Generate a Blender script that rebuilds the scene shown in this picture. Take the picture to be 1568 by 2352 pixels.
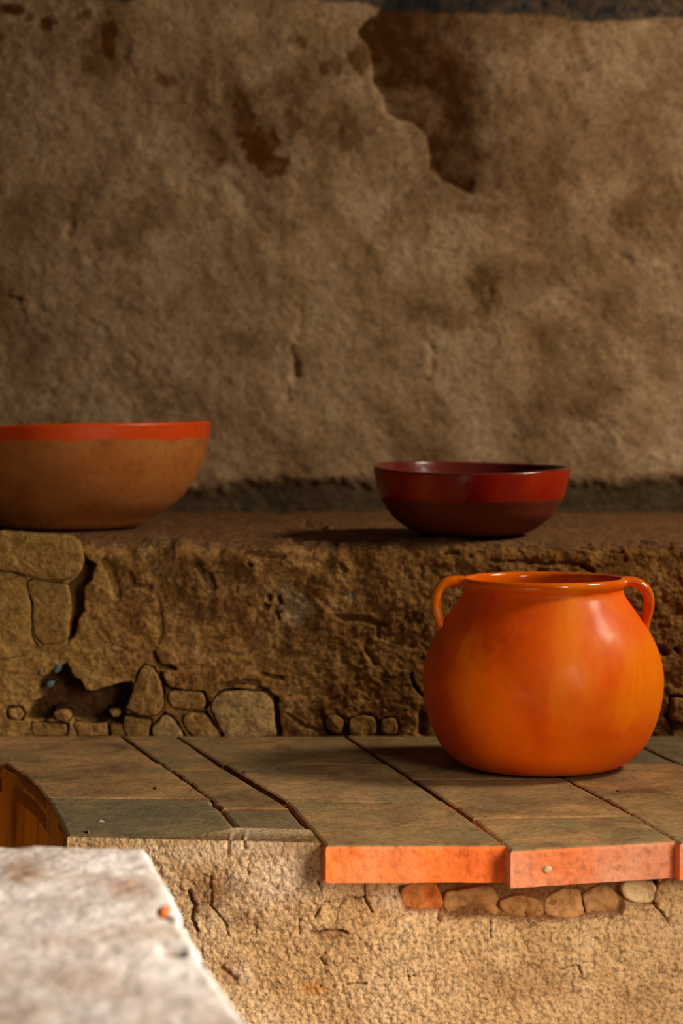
import bpy, math, random
import numpy as np
from mathutils import Vector

# ------------------------------------------------------------------ scene, camera, light
for o in list(bpy.data.objects):
    bpy.data.objects.remove(o)
scene = bpy.context.scene
COL = scene.collection
F = 4600.0                       # focal length in pixels of the 1568 x 2352 frame
CZ = 1.576                       # eye height
PITCH = math.atan(191.0 / F)     # slight downward tilt, horizon at row 985

cam_d = bpy.data.cameras.new('camera')
cam_d.sensor_fit = 'VERTICAL'
cam_d.sensor_height = 36.0
cam_d.sensor_width = 24.0
cam_d.lens = F / 2352.0 * 36.0
cam_d.clip_start = 0.05
cam_d.dof.use_dof = True
cam_d.dof.focus_distance = 3.35
cam_d.dof.aperture_fstop = 3.4
cam = bpy.data.objects.new('camera', cam_d)
COL.objects.link(cam)
cam.location = (0, 0, CZ)
cam.rotation_euler = (math.pi / 2 - PITCH, 0, 0)
scene.camera = cam

world = bpy.data.worlds.new('world')
scene.world = world
world.use_nodes = True
bg = world.node_tree.nodes['Background']
bg.inputs[0].default_value = (1.0, 0.80, 0.58, 1)
bg.inputs[1].default_value = 0.018

def area(name, loc, target, sx, sy, power, col, spread=180):
    d = bpy.data.lights.new(name, 'AREA')
    d.shape = 'RECTANGLE'; d.size = sx; d.size_y = sy
    d.energy = power; d.color = col; d.spread = math.radians(spread)
    o = bpy.data.objects.new(name, d); COL.objects.link(o)
    o.location = loc
    o.rotation_euler = (Vector(target) - Vector(loc)).to_track_quat('-Z', 'Y').to_euler()
    return o
# daylight from a high opening in the right-hand wall, and from the open doorway right of the viewer
area('window_daylight', (2.75, 3.45, 3.35), (0.2, 3.9, 1.2), 0.6, 0.6, 82, (1.0, 0.86, 0.65))
area('door_daylight', (1.38, 1.5, 1.45), (-0.1, 2.4, 0.55), 0.6, 1.5, 25, (1.0, 0.91, 0.80), 80)

vs = scene.view_settings
vs.view_transform = 'Standard'
vs.look = 'None'
vs.exposure = 0.0
vs.gamma = 1.0
vs.use_curve_mapping = False

# ------------------------------------------------------------------ geometry helpers
cp, sp = math.cos(PITCH), math.sin(PITCH)
def ray(px, py):
    a = (px - 784.0) / F; b = (1176.0 - py) / F
    return np.array((a, cp + b * sp, -sp + b * cp))
def on_z(px, py, z):
    r = ray(px, py); t = (z - CZ) / r[2]
    return np.array((r[0] * t, r[1] * t, z))
def on_y(px, py, Y):
    r = ray(px, py); t = Y / r[1]
    return np.array((r[0] * t, Y, CZ + r[2] * t))
def project(v):
    x = v[:, 0]; y = v[:, 1]; z = v[:, 2] - CZ
    dep = y * cp - z * sp; up = y * sp + z * cp
    return 784 + F * x / dep, 1176 - F * up / dep

def _h(i, j, k, s):
    n = (i * 374761393 + j * 668265263 + k * 2147483647 + s * 1274126177) & 0xFFFFFFFF
    n = ((n ^ (n >> 13)) * 1274126177) & 0xFFFFFFFF
    n = ((n ^ (n >> 16)) * 2246822519) & 0xFFFFFFFF
    return ((n ^ (n >> 15)) & 0xFFFFFF) / float(0xFFFFFF)
def vnoise(p, s=0):
    i = np.floor(p).astype(np.int64); f = p - i
    f = f * f * f * (f * (f * 6 - 15) + 10)
    r = 0
    for a in (0, 1):
        wa = f[:, 0] if a else 1 - f[:, 0]
        for b in (0, 1):
            wb = f[:, 1] if b else 1 - f[:, 1]
            for c in (0, 1):
                wc = f[:, 2] if c else 1 - f[:, 2]
                r = r + wa * wb * wc * _h(i[:, 0] + a, i[:, 1] + b, i[:, 2] + c, s)
    return r * 2 - 1
def fbm(p, scale, octv=4, s=0, gain=0.5):
    r = 0; a = 1.0; t = 0
    for k in range(octv):
        r = r + a * vnoise(p * scale * (2.03 ** k) + 17.3 * k, s + k); t += a; a *= gain
    return r / t
def sstep(a, b, x):
    t = np.clip((x - a) / (b - a), 0, 1)
    return t * t * (3 - 2 * t)
def dist_line(px, py, pts):
    d = np.full(px.shape, 1e9)
    for (x0, y0), (x1, y1) in zip(pts[:-1], pts[1:]):
        dx, dy = x1 - x0, y1 - y0
        t = np.clip(((px - x0) * dx + (py - y0) * dy) / (dx * dx + dy * dy + 1e-9), 0, 1)
        d = np.minimum(d, np.hypot(px - x0 - t * dx, py - y0 - t * dy))
    return d
def sd_poly(px, py, pts):
    """signed distance to a polygon, negative inside"""
    d = dist_line(px, py, list(pts) + [pts[0]])
    inside = np.zeros(px.shape, bool)
    n = len(pts)
    for i in range(n):
        x0, y0 = pts[i]; x1, y1 = pts[(i + 1) % n]
        if y0 == y1: continue
        c = ((y0 > py) != (y1 > py)) & (px < (x1 - x0) * (py - y0) / (y1 - y0) + x0)
        inside ^= c
    return np.where(inside, -d, d)

def mk(name, verts, faces, mats, parent=None, smooth=True, attrs=None, slots=None, origin=None):
    v = np.asarray(verts, float)
    base = np.zeros(3)
    if parent is not None:
        base = np.array(parent['_o'])
    elif origin is not None:
        base = np.array(origin)
    me = bpy.data.meshes.new(name)
    me.from_pydata((v - base).tolist(), [], [tuple(int(i) for i in f) for f in faces])
    if not isinstance(mats, (list, tuple)): mats = [mats]
    for m in mats: me.materials.append(m)
    if slots is not None: me.polygons.foreach_set('material_index', slots)
    if smooth: me.polygons.foreach_set('use_smooth', [True] * len(me.polygons))
    for k, a in (attrs or {}).items():
        at = me.attributes.new(k, 'FLOAT', 'POINT'); at.data.foreach_set('value', np.asarray(a, np.float32))
    me.update()
    o = bpy.data.objects.new(name, me); COL.objects.link(o)
    if parent is not None: o.parent = parent
    elif origin is not None: o.location = tuple(base)
    if parent is None: o['_o'] = tuple(float(q) for q in base)
    return o
def tag(o, label=None, cat=None, group=None, kind=None):
    if label: o['label'] = label
    if cat: o['category'] = cat
    if group: o['group'] = group
    if kind: o['kind'] = kind
    return o
def thing(name, loc, label, cat, group=None):
    o = bpy.data.objects.new(name, None); COL.objects.link(o)
    o.empty_display_size = 0.05
    o.location = loc; o['_o'] = tuple(float(q) for q in loc)
    return tag(o, label, cat, group)
def grid_faces(nu, nv, flip=False):
    i = np.arange(nu - 1)[:, None]; j = np.arange(nv - 1)[None, :]
    a = (i * nv + j).ravel(); b = ((i + 1) * nv + j).ravel()
    c = ((i + 1) * nv + j + 1).ravel(); d = (i * nv + j + 1).ravel()
    f = np.stack((a, d, c, b) if flip else (a, b, c, d), 1)
    return f.tolist()
def sheet(name, base, nrm, disp, nu, nv, back, mats, parent=None, attrs=None, flip=False, origin=None):
    """displaced sheet closed at the back: rim of the grid is carried back by vector 'back'"""
    v = base + nrm * disp[:, None]
    idx = np.arange(nu * nv).reshape(nu, nv)
    rim = np.concatenate((idx[:, 0], idx[-1, 1:], idx[-2::-1, -1], idx[0, -2:0:-1]))
    n0 = len(v)
    v = np.vstack((v, base[rim] + np.array(back)))
    faces = grid_faces(nu, nv, flip)
    m = len(rim)
    for k in range(m):
        a, b = rim[k], rim[(k + 1) % m]
        q = [a, n0 + k, n0 + (k + 1) % m, b]
        faces.append(q if flip else q[::-1])
    at = {k: np.concatenate((x, x[rim])) for k, x in (attrs or {}).items()}
    return mk(name, v, faces, mats, parent, attrs=at, origin=origin)

# ------------------------------------------------------------------ materials
def srgb(r, g, b):
    return tuple((c / 255 / 12.92) if c / 255 <= 0.04045 else ((c / 255 + 0.055) / 1.055) ** 2.4 for c in (r, g, b)) + (1.0,)
class NT:
    def __init__(self, name):
        self.m = bpy.data.materials.new(name); self.m.use_nodes = True
        self.t = self.m.node_tree; self.b = self.t.nodes['Principled BSDF']
        self.tc = self.t.nodes.new('ShaderNodeTexCoord').outputs['Object']
    def n(self, typ, **k):
        x = self.t.nodes.new(typ)
        for a, b in k.items(): setattr(x, a, b)
        return x
    def link(self, a, b): self.t.links.new(a, b)
    def noise(self, scale, detail=4, rough=0.55, dist=0.0, vec=None, stretch=None):
        x = self.n('ShaderNodeTexNoise'); x.inputs['Scale'].default_value = scale
        x.inputs['Detail'].default_value = detail; x.inputs['Roughness'].default_value = rough
        x.inputs['Distortion'].default_value = dist
        v = vec or self.tc
        if stretch:
            mp = self.n('ShaderNodeMapping'); self.link(v, mp.inputs[0])
            mp.inputs['Scale'].default_value = stretch[0:3]
            if len(stretch) > 3: mp.inputs['Rotation'].default_value = stretch[3:6]
            v = mp.outputs[0]
        self.link(v, x.inputs['Vector']); return x.outputs['Fac']
    def ramp(self, fac, stops):
        x = self.n('ShaderNodeValToRGB'); self.link(fac, x.inputs[0])
        e = x.color_ramp.elements
        while len(e) < len(stops): e.new(0.5)
        for q, (p, c) in zip(e, stops):
            q.position = p; q.color = c if len(c) == 4 else tuple(c) + (1,)
        return x.outputs[0]
    def mix(self, fac, a, b, mode='MIX'):
        x = self.n('ShaderNodeMix', data_type='RGBA', blend_type=mode)
        for s, v in ((x.inputs[0], fac), (x.inputs[6], a), (x.inputs[7], b)):
            if hasattr(v, 'links'): self.link(v, s)
            else: s.default_value = v
        return x.outputs[2]
    def math(self, op, a, b=0.0, clamp=False):
        x = self.n('ShaderNodeMath', operation=op, use_clamp=clamp)
        for s, v in ((x.inputs[0], a), (x.inputs[1], b)):
            if hasattr(v, 'links'): self.link(v, s)
            else: s.default_value = v
        return x.outputs[0]
    def attr(self, name):
        return self.n('ShaderNodeAttribute', attribute_name=name).outputs['Fac']
    def bump(self, layers):
        prev = None
        for h, dist, st in layers:
            x = self.n('ShaderNodeBump'); x.inputs['Distance'].default_value = dist
            x.inputs['Strength'].default_value = st
            self.link(h, x.inputs['Height'])
            if prev: self.link(prev, x.inputs['Normal'])
            prev = x.outputs[0]
        self.link(prev, self.b.inputs['Normal'])
    def done(self, col, rough=0.9, spec=0.2):
        if hasattr(col, 'links'): self.link(col, self.b.inputs['Base Color'])
        else: self.b.inputs['Base Color'].default_value = col
        if hasattr(rough, 'links'): self.link(rough, self.b.inputs['Roughness'])
        else: self.b.inputs['Roughness'].default_value = rough
        self.b.inputs['Specular IOR Level'].default_value = spec
        return self.m
G = lambda v: (v, v, v, 1)

def mud(name, dark, mid, light, big=5.0, layers=(), speck=0.5, spscale=95, bumpk=1.0):
    t = NT(name)
    a = t.noise(big, 6, 0.6, 0.4)
    c = t.ramp(a, [(0.30, dark), (0.50, mid), (0.72, light)])
    s1 = t.ramp(t.noise(spscale, 3, 0.6), [(0.32, G(1 - speck)), (0.52, G(1.0)), (0.75, G(1 + speck * 0.35))])
    c = t.mix(1.0, c, s1, 'MULTIPLY')
    for nm, colr, jit in layers:
        f = t.attr(nm)
        if jit:
            nz = t.math('MULTIPLY', t.math('SUBTRACT', t.noise(28, 4, 0.65), 0.5), jit)
            f = t.math('ADD', f, t.math('MULTIPLY', nz, t.math('MINIMUM', t.math('MULTIPLY', f, 4.0), 1.0)), True)
        v = t.mix(0.75, colr, t.mix(1.0, colr, s1, 'MULTIPLY'))
        c = t.mix(f, c, v)
    t.bump([(t.noise(38, 5, 0.65), 0.012 * bumpk, 0.55), (t.noise(max(150, spscale * 1.5), 3, 0.65), 0.004 * bumpk, 0.65)])
    return t.done(c, 0.92, 0.12)

M = {}
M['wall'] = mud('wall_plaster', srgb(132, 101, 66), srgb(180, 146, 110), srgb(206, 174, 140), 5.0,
                [('brown', srgb(96, 56, 16), 0.7), ('bare', srgb(76, 42, 11), 0.9), ('blue', srgb(34, 42, 48), 0.25), ('foot_shade', srgb(32, 30, 18), 0.3)], 0.42, 85, 0.7)
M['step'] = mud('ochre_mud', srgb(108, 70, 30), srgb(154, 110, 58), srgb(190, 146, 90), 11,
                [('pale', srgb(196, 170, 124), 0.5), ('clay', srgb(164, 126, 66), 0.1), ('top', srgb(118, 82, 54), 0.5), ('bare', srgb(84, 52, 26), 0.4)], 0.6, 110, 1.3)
M['front'] = mud('straw_mud', srgb(170, 128, 80), srgb(200, 160, 110), srgb(220, 188, 146), 5,
                 [('bare', srgb(128, 80, 40), 0.5), ('pale', srgb(222, 192, 158), 0.5), ('rust', srgb(190, 122, 44), 0.6)], 0.62, 150, 1.6)
M['block'] = mud('lime_plaster', srgb(202, 178, 162), srgb(220, 206, 197), srgb(234, 226, 222), 9,
                 [('brown', srgb(160, 116, 82), 0.7), ('chip', srgb(250, 246, 240), 0.1)], 0.12, 40, 0.6)  # last layer: chipped rim with the edge highlight painted in white
M['firebox'] = None
t = NT('burnt_clay')
c = t.ramp(t.noise(22, 5, 0.6, 0.3, stretch=(1, 1, 0.12)), [(0.3, srgb(128, 84, 26)), (0.5, srgb(192, 138, 54)), (0.72, srgb(212, 160, 76))])
t.bump([(t.noise(40, 4, 0.6, stretch=(1, 1, 0.15)), 0.01, 0.5)])
M['firebox'] = t.done(c, 0.9, 0.12)

def terracotta(name, dark, mid, light, film, filmamt, bump=0.6):
    t = NT(name)
    rnd = t.n('ShaderNodeObjectInfo').outputs['Random']
    off = t.n('ShaderNodeVectorMath', operation='ADD'); t.link(t.tc, off.inputs[0])
    cv = t.n('ShaderNodeCombineXYZ'); t.link(t.math('MULTIPLY', rnd, 31.0), cv.inputs[0]); t.link(t.math('MULTIPLY', rnd, 17.0), cv.inputs[1])
    t.link(cv.outputs[0], off.inputs[1]); v = off.outputs[0]
    c = t.ramp(t.noise(9, 6, 0.6, 0.5, v), [(0.28, dark), (0.5, mid), (0.74, light)])
    f = t.ramp(t.noise(6, 5, 0.6, 0.6, v), [(0.62 - filmamt, G(0)), (0.72 - filmamt * 0.5, G(0.8))])
    c = t.mix(f, c, film)
    sp = t.ramp(t.noise(90, 3, 0.6, 0, v), [(0.3, G(0.66)), (0.5, G(1)), (0.8, G(1.12))])
    c = t.mix(1.0, c, sp, 'MULTIPLY')
    tint = t.ramp(rnd, [(0.0, (0.86, 0.84, 0.80)), (0.5, (1, 1, 1)), (1.0, (1.08, 1.0, 0.9))])
    c = t.mix(1.0, c, tint, 'MULTIPLY')
    t.bump([(t.noise(30, 5, 0.6, 0, v), 0.006, bump), (t.noise(140, 3, 0.6, 0, v), 0.002, bump)])
    return t.done(c, 0.8, 0.25)
M['tile_top'] = terracotta('dusty_tile', srgb(104, 80, 48), srgb(152, 118, 76), srgb(192, 146, 94), srgb(136, 116, 78), 0.14)
M['tile_grey'] = terracotta('sooty_tile', srgb(92, 80, 56), srgb(118, 102, 72), srgb(140, 118, 80), srgb(100, 92, 68), 0.15)
M['tile_side'] = terracotta('fired_clay', srgb(204, 92, 36), srgb(234, 116, 44), srgb(244, 140, 66), srgb(216, 142, 100), 0.17, 0.9)
M['tile_side_dusty'] = terracotta('fired_clay_dusty', srgb(186, 84, 34), srgb(208, 116, 66), srgb(206, 132, 92), srgb(204, 142, 108), 0.24, 0.9)
M['tile_joint'] = terracotta('dirty_tile_edge', srgb(104, 66, 36), srgb(128, 82, 46), srgb(142, 96, 56), srgb(110, 84, 54), 0.1)
M['brick'] = terracotta('old_brick', srgb(122, 74, 32), srgb(164, 112, 58), srgb(186, 136, 80), srgb(176, 132, 82), 0.2, 1.0)
M['brick_red'] = terracotta('red_brick', srgb(134, 72, 24), srgb(178, 98, 38), srgb(190, 118, 58), srgb(176, 126, 74), 0.1, 1.0)
M['stone'] = mud('pale_stone', srgb(180, 146, 98), srgb(204, 170, 120), srgb(214, 184, 136), 12, (), 0.2)
M['chip_blue'] = mud('blue_grey_chip', srgb(76, 92, 92), srgb(98, 114, 112), srgb(120, 130, 124), 30, (), 0.2)
M['chip_white'] = mud('white_chip', srgb(176, 176, 160), srgb(200, 200, 184), srgb(220, 216, 204), 30, (), 0.2)
M['floor'] = mud('earth_floor', srgb(120, 86, 52), srgb(146, 108, 70), srgb(160, 124, 84), 3, (), 0.3)

# ------------------------------------------------------------------ key planes
ZT = 0.95                                   # tiled hearth top
TH = 0.056                                  # tile thickness
YS = float(on_z(784, 1688, ZT)[1])          # front of the raised ledge
ZL = float(on_y(784, 1240, YS)[2])          # top of the raised ledge
YW = float(on_z(784, 1176, ZL)[1])          # back wall

# ------------------------------------------------------------------ floor
floor = mk('floor', [(-4, -1, 0), (5, -1, 0), (5, 6.2, 0), (-4, 6.2, 0), (-4, -1, -0.1), (5, -1, -0.1), (5, 6.2, -0.1), (-4, 6.2, -0.1)],
           [(0, 1, 2, 3), (7, 6, 5, 4), (0, 4, 5, 1), (1, 5, 6, 2), (2, 6, 7, 3), (3, 7, 4, 0)], M['floor'], smooth=False)
tag(floor, 'earth floor of the old kitchen', None, kind='structure')

# ------------------------------------------------------------------ back wall
def build_wall():
    xs = np.concatenate((np.linspace(-2.4, -1.02, 60)[:-1], np.linspace(-1.02, 1.02, 460), np.linspace(1.02, 2.8, 70)[1:]))
    zs = np.concatenate((np.linspace(ZL - 0.006, 2.86, 400), np.linspace(2.86, 3.4, 30)[1:]))
    X, Z = np.meshgrid(xs, zs, indexing='ij')
    b = np.stack((X.ravel(), np.full(X.size, YW), Z.ravel()), 1)
    px, py = project(b)
    q = b.copy()
    wx = px + 9 * fbm(q, 14, 4, 3) + 3 * fbm(q, 60, 3, 7); wy = py + 9 * fbm(q + 5, 14, 4, 4) + 3 * fbm(q + 5, 60, 3, 8)
    flake = [(874, 16), (819, 72), (852, 116), (855, 183), (877, 216), (891, 260), (949, 282), (977, 316), (988, 388), (1010, 410), (1076, 443), (1121, 365), (1099, 332), (1098, 249), (1092, 166), (1064, 111), (1060, 44), (1060, -90), (930, -90)]
    sd = sd_poly(wx, wy, flake)
    ctr = np.interp(py, [0, 116, 216, 300, 440], [930, 930, 970, 1040, 1075])
    soft = np.where(px < ctr, 4.0, 4.0 + np.clip((px - ctr) * 0.9, 0, 90))
    bare = 1 - sstep(-soft, soft, sd)
    # thin browner coat right of the flake
    coat = sstep(-30, 40, wx - np.interp(py, [0, 100, 280, 430, 700, 1000], [850, 840, 930, 990, 1090, 1300])) * (1 - sstep(350, 800, py + 60 * fbm(q, 5, 3, 21)))
    nz = fbm(q, 9, 5, 11); nz2 = fbm(q, 40, 4, 12, 0.65)
    brown = np.zeros(len(b))
    blobs = [(25, 22, 30, 14, 1), (112, 56, 34, 26, 1), (70, 42, 26, 14, .8), (190, 38, 18, 12, .8), (250, 84, 15, 42, 1), (383, 184, 18, 11, .7), (462, 222, 20, 32, .6),
             (560, 262, 28, 48, .9), (597, 330, 34, 42, 1), (632, 384, 44, 22, .9), (673, 284, 24, 34, .8), (502, 350, 24, 44, .7), (500, 300, 18, 30, .5), (684, 94, 24, 26, .7), (747, 160, 14, 16, .8),
             (776, 148, 18, 22, .7), (806, 316, 26, 36, .6), (850, 300, 22, 26, .45), (826, 128, 26, 30, .8), (1315, 160, 34, 52, .45), (1331, 392, 40, 40, .4), (1453, 490, 40, 26, .5), (1105, 486, 60, 20, .55),
             (1500, 320, 40, 90, .35), (1545, 480, 30, 40, .4), (1130, 60, 50, 70, .4), (490, 470, 18, 60, .35), (980, 455, 24, 40, .4), (1200, 640, 60, 40, .35), (1120, 640, 40, 24, .45), (1380, 690, 60, 30, .25), (470, 300, 60, 100, .3), (650, 200, 60, 60, .25), (590, 315, 120, 120, .42), (112, 58, 95, 60, .4), (250, 90, 42, 75, .45), (545, 230, 40, 60, .6), (690, 320, 60, 60, .35), (800, 110, 60, 60, .35), (930, 480, 60, 60, .3)]
    for cx, cy, rx, ry, s in blobs:
        d = np.hypot((wx - cx) / (1.25 * rx), (wy - cy) / (1.25 * ry))
        v = 1.1 - d + 0.8 * nz + 0.8 * nz2
        brown = np.maximum(brown, s * sstep(-0.05, 0.55, v) * (1 - sstep(0.9, 1.7, d)))
    brown = np.maximum(brown, 0.5 * coat * (0.55 + 0.9 * nz))
    brown = np.clip(np.maximum(brown, 0.5 * sstep(0.22, 0.6, fbm(q, 3.2, 5, 31))), 0, 1)
    edge = np.interp(px, [-300, 300, 400, 740, 900, 1060, 1250, 1360, 1480, 1568, 1900], [-12, 2, -26, 2, 22, 26, 38, 50, 44, 34, 40])
    blue = sstep(-5, 5, edge - wy + 4 * nz) * (0.75 + 0.5 * nz2)
    # foot of the wall hollowed and coloured dark to stand for the shade there
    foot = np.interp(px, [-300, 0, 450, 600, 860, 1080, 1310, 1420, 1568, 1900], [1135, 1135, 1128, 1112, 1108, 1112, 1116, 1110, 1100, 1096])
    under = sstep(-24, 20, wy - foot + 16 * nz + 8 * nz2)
    disp = 0.014 * fbm(q, 2.6, 3, 41) + 0.005 * fbm(q, 9, 4, 42) + 0.0030 * fbm(q, 34, 3, 43)
    # shallow trowel ridges running down to the right
    rot = np.stack(((q[:, 0] * 0.88 + q[:, 2] * 0.47) * 16, q[:, 1], (q[:, 2] * 0.88 - q[:, 0] * 0.47) * 5), 1)
    disp += 0.0032 * fbm(rot, 1.0, 3, 44)
    disp -= 0.013 * bare + 0.003 * brown
    disp -= 0.022 * under
    gro = [([(690, 598), (694, 630), (702, 664)], 8, .012), ([(655, 800), (672, 840), (676, 880), (655, 925)], 14, .014), ([(150, 470), (160, 500), (156, 540)], 12, .010),
           ([(352, 690), (360, 720), (358, 760)], 7, .009), ([(0, 682), (40, 690), (56, 740)], 8, .008), ([(300, 815), (315, 840), (302, 860)], 7, .008),
           ([(985, 790), (990, 830), (980, 870)], 9, .008), ([(1070, 610), (1110, 640), (1125, 670)], 12, .008), ([(200, 740), (240, 760)], 8, .006),
           ([(580, 760), (590, 790)], 8, .007), ([(720, 980), (700, 1010)], 12, .008), ([(540, 1000), (560, 1030)], 20, .008), ([(1300, 950), (1420, 990), (1455, 1030)], 16, .008),
           ([(1400, 570), (1430, 590), (1450, 600)], 7, .006), ([(1245, 270), (1330, 265), (1345, 330)], 10, .005), ([(950, 345), (955, 370)], 9, .008), ([(130, 270), (145, 290)], 8, .008),
           ([(290, 180), (305, 170)], 12, .008), ([(570, 180), (575, 200)], 9, .008), ([(690, 660), (686, 720), (680, 780)], 9, .006), ([(400, 540), (340, 600), (290, 640)], 10, .004)]
    for pts, w, dep in gro:
        d = dist_line(wx, wy, pts)
        disp -= 0.75 * dep * (1 - sstep(0, w * 1.5, d)) * np.clip(0.45 + 1.6 * nz2 + 0.8 * nz, 0, 1.3)
    nrm = np.tile((0, -1, 0), (len(b), 1)).astype(float)
    foot_shade = under  # shade band painted into the wall colour, same mask as the hollow
    w = sheet('wall_back', b, nrm, disp, len(xs), len(zs), (0, 0.25, 0), M['wall'], attrs={'brown': brown, 'bare': np.clip(bare * (0.9 + 0.5 * nz), 0, 1), 'blue': blue, 'foot_shade': 0.8 * foot_shade})
    tag(w, 'weathered tan plaster wall with brown flaked patches behind the bowls', kind='structure')
build_wall()

# ------------------------------------------------------------------ cracked pieces of mud
def piece(name, outline, Y, depth, mat, parent, proud=0.0, seed=0, attrs=None, dome=0.006, rough=0.004, edge=0.008, relief=None, grow=1.0):
    rnd = random.Random(seed)
    P = [on_y(x, y, Y) for x, y in outline]
    n = len(P); ring = []
    for i in range(n):
        a, b = P[i], P[(i + 1) % n]
        k = max(1, int(np.linalg.norm(b - a) / 0.006))
        for j in range(k):
            ring.append(a + (b - a) * j / k)
    R = np.array(ring)
    for _ in range(1): R = 0.25 * np.roll(R, 1, 0) + 0.5 * R + 0.25 * np.roll(R, -1, 0)
    R = R.mean(0) + (R - R.mean(0)) * grow
    R[:, 0] += 0.004 * fbm(R, 45, 3, seed); R[:, 2] += 0.004 * fbm(R + 3, 45, 3, seed)
    c = R.mean(0); n = len(R)
    size = np.mean(np.linalg.norm(R - c, axis=1))
    e = min(edge / max(size, 1e-6), 0.4)
    prof = [(1.0, depth), (1.0, edge), (1 - 0.3 * e, edge * 0.3), (1 - e, 0.0), (0.5 * (1 - e) + 0.25, -dome * .6), (0.5, -dome), (0.25, -dome)]
    V = []
    for s, dy in prof:
        q = c + (R - c) * s
        q[:, 1] = Y - proud + dy
        V.append(q)
    V.append(np.array([[c[0], Y - proud - dome, c[2]]]))
    V = np.vstack(V)
    m = np.ones(len(V)); m[:n] = 0
    V[:, 1] -= m * rough * (fbm(V, 18, 3, 5) + 0.6 * fbm(V, 60, 2, 6))
    if relief: V[:, 1] -= m * relief(np.c_[V[:, 0], np.full(len(V), Y), V[:, 2]])
    Fc = []
    for k in range(len(prof) - 1):
        for j in range(n):
            Fc.append((k * n + j, k * n + (j + 1) % n, (k + 1) * n + (j + 1) % n, (k + 1) * n + j))
    L = (len(prof) - 1) * n; top = len(V) - 1
    for j in range(n): Fc.append((L + j, L + (j + 1) % n, top))
    Fc.append(tuple(range(n - 1, -1, -1)))
    # orientation: outline is clockwise on screen -> flip if needed
    a = sum(R[i][0] * R[(i + 1) % n][2] - R[(i + 1) % n][0] * R[i][2] for i in range(n))
    if a < 0: Fc = [f[::-1] for f in Fc]
    return mk(name, V, Fc, mat, parent, attrs={k: np.full(len(V), v) for k, v in (attrs or {}).items()})

# ------------------------------------------------------------------ raised ledge
def relief_ledge(q): return 0.012 * fbm(q, 5, 3, 51) + 0.005 * fbm(q, 16, 4, 52) + 0.005 * fbm(q, 60, 3, 53, 0.65)
def relief_front(q): return 0.008 * fbm(q, 5, 3, 71) + 0.004 * fbm(q, 20, 3, 72)
ledge = thing('adobe_ledge', (0, YS, ZT - 0.05), 'raised ochre adobe ledge with cracked mud face carrying the two bowls', 'ledge')
SLABS = [
    ([(-120, 1221), (0, 1222), (100, 1225), (150, 1228), (175, 1241), (187, 1260), (190, 1288), (185, 1308), (170, 1325), (140, 1330), (110, 1329), (70, 1321), (40, 1313), (0, 1308), (-120, 1306)], 0.022),
    ([(-120, 1313), (0, 1313), (40, 1320), (58, 1328), (59, 1355), (70, 1385), (70, 1440), (71, 1462), (84, 1482), (60, 1502), (0, 1512), (-120, 1514)], 0.014),
    ([(66, 1331), (110, 1337), (140, 1339), (155, 1346), (163, 1375), (161, 1410), (158, 1450), (158, 1464), (140, 1473), (100, 1480), (89, 1473), (79, 1450), (75, 1420), (79, 1390), (64, 1355)], 0.012),
]
LOW = [
    ([(486, 1618), (496, 1600), (513, 1587), (534, 1584), (567, 1586), (600, 1590), (615, 1599), (627, 1612), (628, 1634), (632, 1659), (636, 1688), (574, 1695), (519, 1694), (505, 1667), (495, 1646), (485, 1631)], 0.006),
    ([(428, 1637), (471, 1637), (486, 1659), (508, 1693), (452, 1695), (429, 1675), (419, 1651)], 0.004),
    ([(351, 1666), (378, 1640), (394, 1647), (411, 1670), (423, 1693), (385, 1696), (351, 1695), (346, 1680)], 0.006),
    ([(386, 1589), (402, 1585), (468, 1591), (475, 1614), (468, 1629), (427, 1629), (396, 1624), (385, 1607)], 0.0),
    ([(317, 1542), (332, 1528), (355, 1533), (367, 1562), (375, 1583), (373, 1627), (357, 1642), (319, 1643), (288, 1627), (302, 1598), (312, 1562)], 0.004),
    ([(287, 1641), (318, 1650), (345, 1652), (341, 1692), (293, 1692), (284, 1665)], 0.004),
    ([(747, 1646), (770, 1641), (788, 1651), (783, 1684), (760, 1682), (750, 1670)], 0.003),
    ([(800, 1652), (830, 1642), (860, 1647), (865, 1682), (835, 1692), (802, 1687)], 0.004),
    ([(873, 1652), (905, 1647), (915, 1665), (910, 1686), (877, 1685)], 0.004),
    ([(18, 1626), (48, 1625), (57, 1640), (50, 1652), (21, 1648)], 0.004),
    ([(120, 1636), (132, 1629), (150, 1628), (165, 1640), (161, 1655), (130, 1655)], 0.004),
    ([(247, 1631), (272, 1631), (277, 1645), (258, 1652)], -0.004),
    ([(168, 1657), (215, 1664), (245, 1660), (250, 1690), (180, 1693)], 0.0),
    ([(70, 1660), (120, 1662), (155, 1664), (150, 1690), (80, 1692)], 0.0),
    ([(1540, 1600), (1580, 1604), (1600, 1640), (1570, 1660), (1535, 1650)], 0.004),
]
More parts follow.
